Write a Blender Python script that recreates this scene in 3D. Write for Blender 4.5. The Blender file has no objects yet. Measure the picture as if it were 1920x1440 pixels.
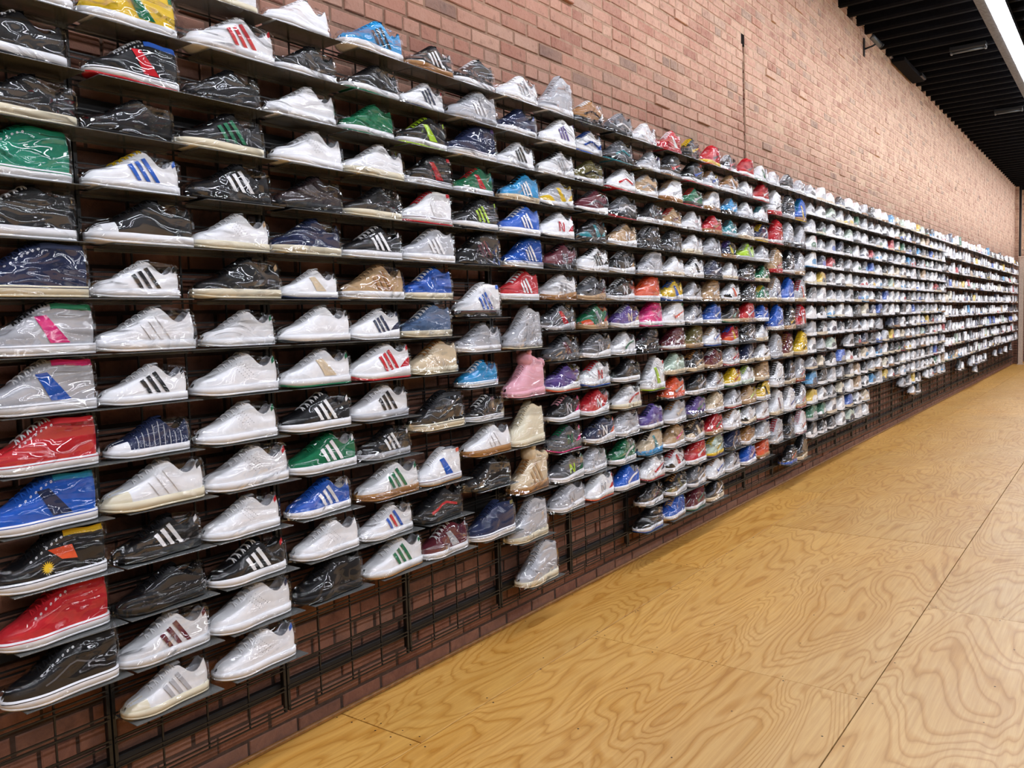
import bpy, math, random, re
import numpy as np
from mathutils import Vector, Matrix

random.seed(7)
rng = np.random.default_rng(7)
sc = bpy.context.scene

# ------------------------------------------------------------ camera, world, exposure
CAM = (2.4424, 0.0, 1.4851)
FOCAL_PX = 1558.46
YAW, PITCH, ROLL = 0.6400, -0.07237, -0.03293
cd = bpy.data.cameras.new('camera'); cam = bpy.data.objects.new('camera', cd)
sc.collection.objects.link(cam); sc.camera = cam
cd.sensor_width = 36.0; cd.lens = FOCAL_PX / 1920 * 36.0; cd.clip_start = 0.02; cd.clip_end = 200
fw = Vector((-math.sin(YAW) * math.cos(PITCH), math.cos(YAW) * math.cos(PITCH), math.sin(PITCH)))
rt = fw.cross(Vector((0, 0, 1))).normalized(); up = rt.cross(fw)
r2 = math.cos(ROLL) * rt + math.sin(ROLL) * up; u2 = -math.sin(ROLL) * rt + math.cos(ROLL) * up
cam.matrix_world = Matrix(((r2.x, u2.x, -fw.x, CAM[0]), (r2.y, u2.y, -fw.y, CAM[1]), (r2.z, u2.z, -fw.z, CAM[2]), (0, 0, 0, 1)))

w = bpy.data.worlds.new('world'); sc.world = w; w.use_nodes = True
w.node_tree.nodes['Background'].inputs[0].default_value = (0.8, 0.9, 1.0, 1)
w.node_tree.nodes['Background'].inputs[1].default_value = 0.25
LAMP = 43.0            # emission of the fluorescent diffusers
sc.view_settings.view_transform = 'Standard'; sc.view_settings.look = 'None'
sc.view_settings.exposure = 0.0; sc.view_settings.gamma = 1.0; sc.view_settings.use_curve_mapping = False
cy = sc.cycles
cy.max_bounces = 7; cy.diffuse_bounces = 4; cy.glossy_bounces = 3; cy.transmission_bounces = 4
cy.transparent_max_bounces = 16; cy.caustics_reflective = False; cy.caustics_refractive = False

# ------------------------------------------------------------ measures of the place
S = 0.6274            # width of a wire grid panel
P0 = 0.5526           # y of the first panel edge in view
U = 0.0762            # grid wire pitch, shelves hang on it
Z0 = 1.5914           # height of the shelf row at eye level
ZB = 0.135            # bottom of the grid
ZT = Z0 + 12.7 * U    # top of the grid
ZC = 4.60             # wall top / underside of joists
YN, YF = -5.0, 26.4
XR = 9.0
COL = sc.collection

# ------------------------------------------------------------ helpers
def lin(h):
    h = h.lstrip('#'); c = [int(h[i:i + 2], 16) / 255 for i in (0, 2, 4)]
    return tuple(x / 12.92 if x <= 0.04045 else ((x + 0.055) / 1.055) ** 2.4 for x in c)

def mesh(name, V, F, smooth=False):
    m = bpy.data.meshes.new(name); m.from_pydata([tuple(map(float, v)) for v in V], [], [tuple(int(i) for i in f) for f in F])
    if smooth: m.polygons.foreach_set('use_smooth', [True] * len(m.polygons))
    m.update(); return m

def obj(name, m, mat=None, parent=None, loc=(0, 0, 0), **props):
    o = bpy.data.objects.new(name, m); COL.objects.link(o)
    if parent is not None: o.parent = parent
    o.location = loc
    if mat is not None and m is not None:
        if not m.materials: m.materials.append(mat)
        elif m.materials[0] is not mat:
            o.material_slots[0].link = 'OBJECT'; o.material_slots[0].material = mat
    for k, v in props.items(): o[k] = v
    return o

def empty(name, loc, label, cat, group=None, rz=0):
    o = bpy.data.objects.new(name, None); COL.objects.link(o); o.location = loc; o.rotation_euler = (0, 0, rz)
    o.empty_display_size = 0.05
    if label: o['label'] = label
    if cat: o['category'] = cat
    if group: o['group'] = group
    return o

BF = [(0, 3, 2, 1), (4, 5, 6, 7), (0, 1, 5, 4), (1, 2, 6, 5), (2, 3, 7, 6), (3, 0, 4, 7)]
class MB:
    def __init__(s): s.V = []; s.F = []
    def add(s, V, F):
        n = len(s.V); s.V += [tuple(v) for v in V]; s.F += [tuple(i + n for i in f) for f in F]; return s
    def box(s, a, b):
        x0, y0, z0 = a; x1, y1, z1 = b
        return s.add([(x0, y0, z0), (x1, y0, z0), (x1, y1, z0), (x0, y1, z0), (x0, y0, z1), (x1, y0, z1), (x1, y1, z1), (x0, y1, z1)], BF)
    def bbox(s, a, b, c):
        """box with chamfered edges"""
        x0, y0, z0 = a; x1, y1, z1 = b; V = []; F = []
        for z, k in ((z0, c), (z0 + c, 0), (z1 - c, 0), (z1, c)):
            V += [(x0 + k, y0 + k, z), (x1 - k, y0 + k, z), (x1 - k, y1 - k, z), (x0 + k, y1 - k, z)]
        F.append((0, 3, 2, 1)); F.append((12, 13, 14, 15))
        for r in range(3):
            for i in range(4): F.append((r * 4 + i, r * 4 + (i + 1) % 4, r * 4 + 4 + (i + 1) % 4, r * 4 + 4 + i))
        return s.add(V, F)
    def tube(s, pts, r, n=6, cap=True):
        pts = [Vector(p) for p in pts]; V = []; F = []
        for i, p in enumerate(pts):
            d = (pts[min(i + 1, len(pts) - 1)] - pts[max(i - 1, 0)]).normalized()
            a = d.cross(Vector((0, 0, 1)) if abs(d.z) < 0.9 else Vector((1, 0, 0))).normalized(); b = d.cross(a)
            for k in range(n):
                t = 2 * math.pi * k / n; V.append(p + r * (math.cos(t) * a + math.sin(t) * b))
        for i in range(len(pts) - 1):
            for k in range(n): F.append((i * n + k, i * n + (k + 1) % n, (i + 1) * n + (k + 1) % n, (i + 1) * n + k))
        if cap: F.append(tuple(range(n))[::-1]); F.append(tuple((len(pts) - 1) * n + k for k in range(n)))
        return s.add(V, F)
    def mesh(s, name, smooth=False): return mesh(name, s.V, s.F, smooth)

# ------------------------------------------------------------ materials
def newmat(name):
    m = bpy.data.materials.new(name); m.use_nodes = True; nt = m.node_tree
    return m, nt, nt.nodes['Principled BSDF'], nt.nodes['Material Output']
def node(nt, t, **kw):
    n = nt.nodes.new(t)
    for k, v in kw.items():
        if k in n.inputs.keys() and not hasattr(n, k): n.inputs[k].default_value = v
        else: setattr(n, k, v)
    return n
def ramp(nt, fac, stops):
    r = nt.nodes.new('ShaderNodeValToRGB'); e = r.color_ramp.elements
    while len(e) < len(stops): e.new(0.5)
    for i, (p, c) in enumerate(stops): e[i].position = p; e[i].color = (*c, 1)
    nt.links.new(fac, r.inputs[0]); return r
def mixc(nt, fac, a, b, blend='MIX'):
    m = nt.nodes.new('ShaderNodeMix'); m.data_type = 'RGBA'; m.blend_type = blend
    for i, v in ((0, fac), (6, a), (7, b)):
        if isinstance(v, bpy.types.NodeSocket): nt.links.new(v, m.inputs[i])
        elif i == 0: m.inputs[0].default_value = v
        else: m.inputs[i].default_value = (*v, 1)
    return m.outputs[2]
def math_(nt, op, a, b=None, c=None):
    m = nt.nodes.new('ShaderNodeMath'); m.operation = op
    for i, v in enumerate((a, b, c)):
        if v is None: continue
        if isinstance(v, bpy.types.NodeSocket): nt.links.new(v, m.inputs[i])
        else: m.inputs[i].default_value = v
    return m.outputs[0]
def coords(nt, kind='Object', scale=(1, 1, 1), offset_by_object=False):
    tc = nt.nodes.new('ShaderNodeTexCoord'); mp = nt.nodes.new('ShaderNodeMapping'); mp.inputs['Scale'].default_value = scale
    if kind == 'World':
        g = nt.nodes.new('ShaderNodeNewGeometry'); nt.links.new(g.outputs['Position'], mp.inputs[0])
    else: nt.links.new(tc.outputs[kind], mp.inputs[0])
    if offset_by_object:
        oi = nt.nodes.new('ShaderNodeObjectInfo'); k = math_(nt, 'MULTIPLY', oi.outputs['Random'], 57.0)
        cx = nt.nodes.new('ShaderNodeCombineXYZ')
        for i in range(3): nt.links.new(k, cx.inputs[i])
        nt.links.new(cx.outputs[0], mp.inputs['Location'])
    return mp.outputs[0]
def noise(nt, vec, scale, detail=3, rough=0.5, dist=0.0):
    n = nt.nodes.new('ShaderNodeTexNoise'); n.inputs['Scale'].default_value = scale; n.inputs['Detail'].default_value = detail
    n.inputs['Roughness'].default_value = rough; n.inputs['Distortion'].default_value = dist; nt.links.new(vec, n.inputs['Vector']); return n.outputs['Fac']
def bump(nt, h, b, strength=0.3, dist=0.01):
    n = nt.nodes.new('ShaderNodeBump'); n.inputs['Strength'].default_value = strength; n.inputs['Distance'].default_value = dist
    nt.links.new(h, n.inputs['Height']); nt.links.new(n.outputs[0], b.inputs['Normal']); return n

def mat_brick():
    m, nt, b, out = newmat('old brick')
    g = nt.nodes.new('ShaderNodeNewGeometry'); oi = nt.nodes.new('ShaderNodeObjectInfo')
    r = math_(nt, 'FRACT', math_(nt, 'ADD', g.outputs['Random Per Island'], math_(nt, 'MULTIPLY', oi.outputs['Random'], 7.31)))
    base = ramp(nt, r, [(0.0, lin('9a6354')), (0.2, lin('b57f6c')), (0.45, lin('c2937f')), (0.65, lin('ad7a68')), (0.85, lin('cba18c')), (0.97, lin('856a60'))])
    v = coords(nt, 'World')
    n1 = noise(nt, v, 5.0, 6, 0.7); n2 = noise(nt, v, 55, 5, 0.75)
    # old lime wash worn into the faces, heavier high on the wall; its fade below also paints in shade
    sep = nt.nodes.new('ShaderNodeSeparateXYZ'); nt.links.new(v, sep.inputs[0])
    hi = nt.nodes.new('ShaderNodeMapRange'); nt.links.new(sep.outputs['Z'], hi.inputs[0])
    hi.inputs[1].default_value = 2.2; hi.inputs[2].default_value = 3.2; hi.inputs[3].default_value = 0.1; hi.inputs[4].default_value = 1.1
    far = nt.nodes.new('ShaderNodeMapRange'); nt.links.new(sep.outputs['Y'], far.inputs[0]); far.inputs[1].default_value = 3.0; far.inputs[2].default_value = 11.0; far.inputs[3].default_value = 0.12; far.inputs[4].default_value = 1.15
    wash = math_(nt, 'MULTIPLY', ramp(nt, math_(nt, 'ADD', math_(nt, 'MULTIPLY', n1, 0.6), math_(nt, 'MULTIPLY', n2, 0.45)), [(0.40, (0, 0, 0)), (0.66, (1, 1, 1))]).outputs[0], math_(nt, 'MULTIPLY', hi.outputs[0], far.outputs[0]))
    rack_shade = nt.nodes.new('ShaderNodeMapRange'); nt.links.new(sep.outputs['Z'], rack_shade.inputs[0])
    rack_shade.inputs[1].default_value = 2.1; rack_shade.inputs[2].default_value = 3.3; rack_shade.inputs[3].default_value = 0.72; rack_shade.inputs[4].default_value = 0.0
    c = mixc(nt, rack_shade.outputs[0], base.outputs[0], lin('56301f'))  # brown mix paints in the shade and light falloff behind the rack
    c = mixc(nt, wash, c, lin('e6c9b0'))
    gr = ramp(nt, noise(nt, v, 22, 4, 0.6), [(0.30, lin('5a3a30')), (0.45, (1, 1, 1))])
    c = mixc(nt, 0.35, c, gr.outputs[0], 'MULTIPLY')
    pat = ramp(nt, noise(nt, v, 9, 5, 0.75, 0.8), [(0.40, (0, 0, 0)), (0.66, (1, 1, 1))])
    c = mixc(nt, math_(nt, 'MULTIPLY', pat.outputs[0], math_(nt, 'MULTIPLY', rack_shade.outputs[0], 0.75)), c, lin('a5735a'))
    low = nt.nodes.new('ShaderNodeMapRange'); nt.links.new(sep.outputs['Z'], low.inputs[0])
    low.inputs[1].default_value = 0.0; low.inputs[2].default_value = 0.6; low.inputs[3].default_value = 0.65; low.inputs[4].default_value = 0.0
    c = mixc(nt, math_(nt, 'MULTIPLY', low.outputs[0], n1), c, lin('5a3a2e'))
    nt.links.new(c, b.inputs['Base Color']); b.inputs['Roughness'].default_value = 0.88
    bump(nt, math_(nt, 'ADD', n2, math_(nt, 'MULTIPLY', n1, 0.6)), b, 0.6, 0.006)
    return m
def mat_mortar():
    m, nt, b, out = newmat('mortar'); v = coords(nt, 'World')
    n = noise(nt, v, 18, 6, 0.7)
    sep = nt.nodes.new('ShaderNodeSeparateXYZ'); nt.links.new(v, sep.inputs[0])
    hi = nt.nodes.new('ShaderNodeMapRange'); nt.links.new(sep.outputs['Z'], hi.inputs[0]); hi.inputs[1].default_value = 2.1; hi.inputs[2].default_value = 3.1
    a = ramp(nt, n, [(0.3, lin('2c1e17')), (0.7, lin('4c3a30'))]); far = nt.nodes.new('ShaderNodeMapRange'); nt.links.new(sep.outputs['Y'], far.inputs[0]); far.inputs[1].default_value = 2.5; far.inputs[2].default_value = 10.0  # dark low mortar has the shade behind the shelves painted into its colour
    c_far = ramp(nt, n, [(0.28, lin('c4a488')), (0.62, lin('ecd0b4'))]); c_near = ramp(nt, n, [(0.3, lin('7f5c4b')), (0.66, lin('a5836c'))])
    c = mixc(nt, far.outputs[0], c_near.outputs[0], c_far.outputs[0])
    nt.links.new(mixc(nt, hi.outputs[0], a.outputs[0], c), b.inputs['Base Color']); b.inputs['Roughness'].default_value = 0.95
    bump(nt, n, b, 0.7, 0.008); return m
def mat_plywood():
    m, nt, b, out = newmat('plywood')
    v = coords(nt, 'Object', (1, 1, 1), True)
    mp = nt.nodes.new('ShaderNodeMapping'); mp.inputs['Scale'].default_value = (2.6, 0.62, 1); nt.links.new(v, mp.inputs[0])
    n = noise(nt, mp.outputs[0], 1.15, 2.6, 0.42, 0.55)
    rings = math_(nt, 'FRACT', math_(nt, 'MULTIPLY', n, 24.0))
    mp2 = nt.nodes.new('ShaderNodeMapping'); mp2.inputs['Scale'].default_value = (90, 3, 1); nt.links.new(v, mp2.inputs[0])
    fine = noise(nt, mp2.outputs[0], 1.0, 3, 0.6)
    wv = ramp(nt, rings, [(0.0, lin('c8a877')), (0.12, lin('dcc092')), (0.6, lin('dfc69b')), (0.84, lin('caa671')), (0.96, lin('b38b57')), (1.0, lin('c8a877'))])
    oi = nt.nodes.new('ShaderNodeObjectInfo')
    # broad earlywood figure
    broad = ramp(nt, noise(nt, mp.outputs[0], 1.15, 1.0, 0.4, 0.55), [(0.42, lin('cfae7c')), (0.58, lin('e0c69b'))])
    c = mixc(nt, 0.35, wv.outputs[0], broad.outputs[0])
    c = mixc(nt, 0.25, c, ramp(nt, fine, [(0.35, lin('b08752')), (0.65, (1, 1, 1))]).outputs[0], 'MULTIPLY')
    # amber by the wall, greyer further out: wear underfoot plus pale sheen painted in
    g = coords(nt, 'World'); sep = nt.nodes.new('ShaderNodeSeparateXYZ'); nt.links.new(g, sep.inputs[0])
    wob = math_(nt, 'ADD', sep.outputs['X'], math_(nt, 'MULTIPLY', math_(nt, 'SUBTRACT', noise(nt, g, 0.9, 3), 0.5), 1.4))
    wr = nt.nodes.new('ShaderNodeMapRange'); nt.links.new(wob, wr.inputs[0]); wr.inputs[1].default_value = 0.3; wr.inputs[2].default_value = 2.0
    worn_sheen = mixc(nt, wr.outputs[0], lin('f0cd80'), lin('dacdb8'))
    c = mixc(nt, 0.85, c, mixc(nt, 1.0, c, worn_sheen, 'MULTIPLY'))
    hs = nt.nodes.new('ShaderNodeHueSaturation'); hs.inputs['Saturation'].default_value = 1.04
    nt.links.new(math_(nt, 'ADD', 0.86, math_(nt, 'MULTIPLY', oi.outputs['Random'], 0.14)), hs.inputs['Value']); nt.links.new(c, hs.inputs['Color'])
    nt.links.new(hs.outputs[0], b.inputs['Base Color'])
    nt.links.new(math_(nt, 'ADD', 0.36, math_(nt, 'MULTIPLY', noise(nt, g, 6, 4), 0.2)), b.inputs['Roughness'])
    bump(nt, fine, b, 0.06, 0.002); return m
def simple(name, rgb, rough=0.6, metal=0.0, bumpy=None, var=0.0):
    m, nt, b, out = newmat(name); b.inputs['Roughness'].default_value = rough; b.inputs['Metallic'].default_value = metal
    v = coords(nt, 'Object', (1, 1, 1), True); n = noise(nt, v, 30, 3)
    d = tuple(x * (1 - var) for x in rgb)
    nt.links.new(ramp(nt, n, [(0.35, d), (0.65, rgb)]).outputs[0], b.inputs['Base Color'])
    if rough > .8: b.inputs['Specular IOR Level'].default_value = 0.12
    if bumpy: bump(nt, noise(nt, v, bumpy[0], 3), b, bumpy[1], 0.002)
    return m
def mat_film(dist, rough, base):
    m = bpy.data.materials.new('clear shrink film'); m.use_nodes = True; nt = m.node_tree
    nt.nodes.remove(nt.nodes['Principled BSDF']); out = nt.nodes['Material Output']
    tr = nt.nodes.new('ShaderNodeBsdfTransparent'); tr.inputs[0].default_value = (0.955, 0.96, 0.97, 1)
    gl = nt.nodes.new('ShaderNodeBsdfGlossy'); gl.inputs['Roughness'].default_value = rough; gl.inputs[0].default_value = (1, 1, 1, 1)
    v = coords(nt, 'Object', (1, 1, 1), True)
    st = nt.nodes.new('ShaderNodeMapping'); st.inputs['Scale'].default_value = (0.6, 1.0, 1.5); st.inputs['Rotation'].default_value = (0.2, 0.5, 0.3); nt.links.new(v, st.inputs[0])
    crease = math_(nt, 'ABSOLUTE', math_(nt, 'SUBTRACT', noise(nt, st.outputs[0], 9, 1.0, 0.4, 1.0), 0.5))
    h = math_(nt, 'ADD', math_(nt, 'MULTIPLY', crease, 1.3), math_(nt, 'MULTIPLY', noise(nt, st.outputs[0], 6, 1.0, 0.4, 0.8), 1.6))
    bp = nt.nodes.new('ShaderNodeBump'); bp.inputs['Strength'].default_value = 1.0; bp.inputs['Distance'].default_value = dist
    nt.links.new(h, bp.inputs['Height']); nt.links.new(bp.outputs[0], gl.inputs['Normal'])
    # thin film: the same reflectance from either side
    g = nt.nodes.new('ShaderNodeNewGeometry'); dt = nt.nodes.new('ShaderNodeVectorMath'); dt.operation = 'DOT_PRODUCT'
    nt.links.new(bp.outputs[0], dt.inputs[0]); nt.links.new(g.outputs['Incoming'], dt.inputs[1])
    k = math_(nt, 'POWER', math_(nt, 'SUBTRACT', 1.0, math_(nt, 'MINIMUM', math_(nt, 'ABSOLUTE', dt.outputs['Value']), 1.0)), 4.5)
    fac = math_(nt, 'ADD', base, math_(nt, 'MULTIPLY', k, 0.6))
    mx = nt.nodes.new('ShaderNodeMixShader'); nt.links.new(fac, mx.inputs[0]); nt.links.new(tr.outputs[0], mx.inputs[1]); nt.links.new(gl.outputs[0], mx.inputs[2])
    nt.links.new(mx.outputs[0], out.inputs[0]); return m
def mat_acrylic():
    m = bpy.data.materials.new('clear acrylic'); m.use_nodes = True; nt = m.node_tree
    nt.nodes.remove(nt.nodes['Principled BSDF']); out = nt.nodes['Material Output']
    tr = nt.nodes.new('ShaderNodeBsdfTransparent'); tr.inputs[0].default_value = (0.66, 0.68, 0.66, 1)
    gl = nt.nodes.new('ShaderNodeBsdfGlossy'); gl.inputs['Roughness'].default_value = 0.12
    df = nt.nodes.new('ShaderNodeBsdfDiffuse'); df.inputs[0].default_value = (0.52, 0.54, 0.53, 1)
    fr = nt.nodes.new('ShaderNodeFresnel'); fr.inputs[0].default_value = 1.45
    v = coords(nt, 'Object', (1, 1, 1), True)
    m1 = nt.nodes.new('ShaderNodeMixShader'); nt.links.new(math_(nt, "ADD", 0.10, math_(nt, "MULTIPLY", noise(nt, v, 14, 3), 0.16)), m1.inputs[0]); nt.links.new(tr.outputs[0], m1.inputs[1]); nt.links.new(df.outputs[0], m1.inputs[2])
    m2 = nt.nodes.new('ShaderNodeMixShader'); nt.links.new(fr.outputs[0], m2.inputs[0]); nt.links.new(m1.outputs[0], m2.inputs[1]); nt.links.new(gl.outputs[0], m2.inputs[2])
    nt.links.new(m2.outputs[0], out.inputs[0]); return m
def mat_emit(name, rgb, s):
    m = bpy.data.materials.new(name); m.use_nodes = True; nt = m.node_tree; nt.nodes.remove(nt.nodes['Principled BSDF'])
    e = nt.nodes.new('ShaderNodeEmission'); e.inputs[0].default_value = (*rgb, 1); e.inputs[1].default_value = s
    nt.links.new(e.outputs[0], nt.nodes['Material Output'].inputs[0]); return m
def mat_attr(name, rough, coat):
    m, nt, b, out = newmat(name); a = nt.nodes.new('ShaderNodeAttribute'); a.attribute_name = 'Col'
    nt.links.new(a.outputs['Color'], b.inputs['Base Color']); b.inputs['Roughness'].default_value = rough
    b.inputs['Coat Weight'].default_value = coat; b.inputs['Coat Roughness'].default_value = 0.12; b.inputs['Coat IOR'].default_value = 1.9
    v = coords(nt, 'World'); h = noise(nt, v, 16, 1, 0.5, 1.0)
    bp = nt.nodes.new('ShaderNodeBump'); bp.inputs['Strength'].default_value = 1.0; bp.inputs['Distance'].default_value = 0.07
    nt.links.new(h, bp.inputs['Height']); nt.links.new(bp.outputs[0], b.inputs['Coat Normal']); return m

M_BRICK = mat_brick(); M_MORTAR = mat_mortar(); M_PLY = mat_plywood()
M_BLACK = simple('black enamel wire', lin('15130f'), 0.45)
M_RAIL = simple('black painted wood', lin('14110f'), 0.7, var=0.4)
M_JOIST = simple('black painted joist', lin('0c0d12'), 0.85, var=0.3, bumpy=(12, 0.3))
M_DECK = simple('black painted deck', lin('101013'), 0.9, var=0.3)
M_FILM = mat_film(0.035, 0.06, 0.045); M_FILM2 = mat_film(0.080, 0.07, 0.085); M_ACRYL = mat_acrylic()
M_TRIM = simple('stained pine trim', lin('9a6a35'), 0.5, var=0.35)
M_WHITEWALL = simple('dark wall paint', lin('4b4a49'), 0.8, var=0.05)
M_HOLE = simple('dark cavity', lin('1c1310'), 0.95, var=0.5)
M_LIT = mat_emit('fluorescent diffuser', (0.95, 0.97, 1.06), LAMP); M_LIT2 = mat_emit('wide fluorescent diffuser', (0.95, 0.97, 1.06), LAMP * 0.55)
M_REFL = simple('brushed reflector metal', lin('6f7577'), 0.5, 0.3, (16, 0.6), 0.5)
M_TRAY = simple('white enamel tray', lin('f2f2f2'), 0.5)
M_LINING = simple('broken brick inside the chase', lin('7a5040'), 0.95, var=0.6)
M_NAIL = simple('dark nail head', lin('2b2119'), 0.6)
M_CAM = simple('grey satin metal', lin('6d7478'), 0.35, 0.5)
M_FIX = simple('dark grey metal fixture', lin('26282a'), 0.4, 0.3)
M_FARSHOE = mat_attr('shoes far along the wall', 0.5, 0.8)

# ------------------------------------------------------------ brick wall
wall = empty('wall_left', (0, 0, 0), None, None); wall['kind'] = 'structure'
YC = 6.43; YC0, YC1 = 2.63, 3.66           # old vertical chase cut in the brickwork
cav = MB()
mb = MB(); mb.box((-0.25, YN, -0.02), (-0.002, YC - 0.022, ZC)); mb.box((-0.25, YC + 0.022, -0.02), (-0.002, YF, ZC))
mb.box((-0.25, YC - 0.022, -0.02), (-0.002, YC + 0.022, YC0)); mb.box((-0.25, YC - 0.022, YC1), (-0.002, YC + 0.022, ZC))
obj('mortar_bed', mb.mesh('mortar_bed'), M_MORTAR, wall)
cav.box((-0.060, YC - 0.03, YC0), (-0.045, YC + 0.03, YC1)); obj('chase_back', cav.mesh('chase_back'), M_HOLE, wall)
cav = MB(); cav.box((-0.05, YC - 0.0215, YC0), (-0.017, YC + 0.0215, YC1 - 0.085))
for z_ in np.arange(YC0, YC1 - 0.14, 0.068): cav.box((-0.05, YC - 0.02, z_), (-0.014 + 0.013 * rng.random(), YC + 0.02, z_ + 0.020 + 0.03 * rng.random()))
obj('chase_lining', cav.mesh('chase_lining'), M_LINING, wall)
cav = MB(); cav.box((-0.05, YC - 0.045, YC1 - 0.085), (-0.0005, YC + 0.0195, YC1)); obj('chase_hole', cav.mesh('chase_hole'), M_HOLE, wall)
CH, BL, HD, JT = 0.0677, 0.203, 0.097, 0.0115
def brick_verts(y0, y1, z0, z1, x):
    c = 0.0028; j = rng.uniform(-0.0024, 0.0024, 8)
    y0, y1, z0, z1 = y0 + j[0], y1 + j[1], z0 + j[2], z1 + j[3]
    V = [(-0.03, y0, z0), (-0.03, y1, z0), (-0.03, y1, z1), (-0.03, y0, z1), (x - c, y0, z0), (x - c, y1, z0), (x - c, y1, z1), (x - c, y0, z1),
         (x, y0 + c + abs(j[4]), z0 + c), (x, y1 - c, z0 + c + abs(j[5])), (x, y1 - c - abs(j[6]), z1 - c), (x, y0 + c, z1 - c - abs(j[7]))]
    return V
BRF = [(0, 1, 5, 4), (1, 2, 6, 5), (2, 3, 7, 6), (3, 0, 4, 7), (4, 5, 9, 8), (5, 6, 10, 9), (6, 7, 11, 10), (7, 4, 8, 11), (8, 9, 10, 11)]
def visible_size(y, z):
    d = Vector((0, y, z)) - Vector(CAM); zz = d.dot(fw)
    if zz < 0.2: return 0
    px = 960 + FOCAL_PX * d.dot(r2) / zz; py = 720 - FOCAL_PX * d.dot(u2) / zz
    if not (0 < px < 1920 and 0 < py < 1440): return 0
    if ZB + 0.15 < z < ZT - 0.03: return 0
    return FOCAL_PX / zz * abs(CAM[0]) / d.length
bricks = []
nc = int(ZC / CH)
for r in range(nc + 5):
    z0 = 0.004 + r * CH; z1 = z0 + CH - JT
    header = (r % 6 == 4); L = HD if header else BL
    y = YN + (0.5 * (L + JT) if r % 2 else 0) + rng.uniform(0, 0.03) - L
    while y < YF:
        y0, y1 = max(y, YN), min(y + L + rng.uniform(-0.004, 0.004), YF)
        y += L + JT
        if y1 - y0 < 0.03: continue
        if r >= nc - 1:    # courses that climb between the joists, broken short
            k = ((y0 + y1) / 2 - 0.05) % 0.35
            if not 0.05 < k < 0.32 or z0 > ZC + 0.22: continue
        segs = [(y0, y1)]
        if YC0 - 0.02 < z0 < YC1:
            g0, g1 = YC - rng.uniform(0.016, 0.034), YC + rng.uniform(0.022, 0.030)
            if z0 > YC1 - 0.10: g0, g1 = YC - 0.05, YC + 0.022
            segs = []
            if y0 < g0: segs.append((y0, min(y1, g0)))
            if y1 > g1: segs.append((max(y0, g1), y1))
        for a, b_ in segs:
            if b_ - a < 0.015: continue
            x = rng.normal(0.0018, 0.0016) + (0.01 if rng.random() < 0.01 else 0)
            if rng.random() < 0.012 and z0 > 2.4: x = -0.0005
            bricks.append((visible_size((a + b_) / 2, z0 + CH / 2) * min(1, (b_ - a) / BL), a, b_, z0, z1, x))
bricks.sort(key=lambda t: -t[0])
for _, a, b_, z0, z1, x in bricks[:300]:
    V = brick_verts(a, b_, z0, z1, x); c = ((a + b_) / 2, (z0 + z1) / 2)
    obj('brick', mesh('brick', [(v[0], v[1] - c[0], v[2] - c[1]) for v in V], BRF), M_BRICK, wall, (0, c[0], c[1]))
mb = MB()
for _, a, b_, z0, z1, x in bricks[300:]: mb.add(brick_verts(a, b_, z0, z1, x), BRF)
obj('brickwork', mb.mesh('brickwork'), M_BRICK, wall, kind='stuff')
mb = MB(); mb.bbox((0.002, YN, 0), (0.018, YF, 0.016), 0.004)
obj('baseboard_left', mb.mesh('baseboard_left'), M_TRIM, kind='structure')

# ------------------------------------------------------------ floor
floor = empty('floor', (0, 0, 0), None, None); floor['kind'] = 'structure'
mb = MB(); mb.box((-0.25, YN - 0.2, -0.12), (XR, YF + 0.3, -0.022)); obj('subfloor', mb.mesh('subfloor'), M_HOLE, floor)
strips = [(0.0, 0.43, 2.087), (0.43, 1.648, 3.286), (1.648, 2.868, 4.485), (2.868, 4.088, 3.286), (4.088, 5.308, 4.485), (5.308, 6.528, 3.286), (6.528, 7.748, 4.485), (7.748, XR, 3.286)]
nails = MB(); SH = 2.448
def nail(x, y):
    n = 6; r = rng.uniform(0.003, 0.0045)
    V = [(x + r * math.cos(t * math.pi / 3), y + r * math.sin(t * math.pi / 3), 0.0006) for t in range(6)] + [(x, y, 0.0010)]
    nails.add(V, [(i, (i + 1) % 6, 6) for i in range(6)])
for x0, x1, ys in strips:
    y = ys - SH * math.ceil((ys - YN) / SH)
    while y < YF:
        a, b_ = max(y, YN), min(y + SH, YF); y += SH
        if b_ - a < 0.05: continue
        cx, cyy = (x0 + x1) / 2, (a + b_) / 2; hx, hy = (x1 - x0) / 2 - 0.0022, (b_ - a) / 2 - 0.0020
        mb = MB(); mb.bbox((-hx, -hy, -0.02), (hx, hy, rng.uniform(-0.0006, 0.0004)), 0.0012)
        obj('plywood_sheet', mb.mesh('plywood_sheet'), M_PLY, floor, (cx, cyy, 0))
        if cyy < 12 and cx < 4:
            for yy in (a + 0.025, b_ - 0.025):
                for k in range(5): 
                    xx = x0 + 0.03 + (x1 - x0 - 0.06) * k / 4 + rng.normal(0, 0.012)
                    if x0 + 0.01 < xx < x1 - 0.01: nail(xx, yy + rng.normal(0, 0.006))
            for k in range(1, 6):
                for xx in np.arange(x0 + 0.03, x1, 0.38): nail(xx + rng.normal(0, 0.02), a + SH * k / 6 + rng.normal(0, 0.03))
obj('nail_heads', nails.mesh('nail_heads'), M_NAIL, floor, kind='stuff')

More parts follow.
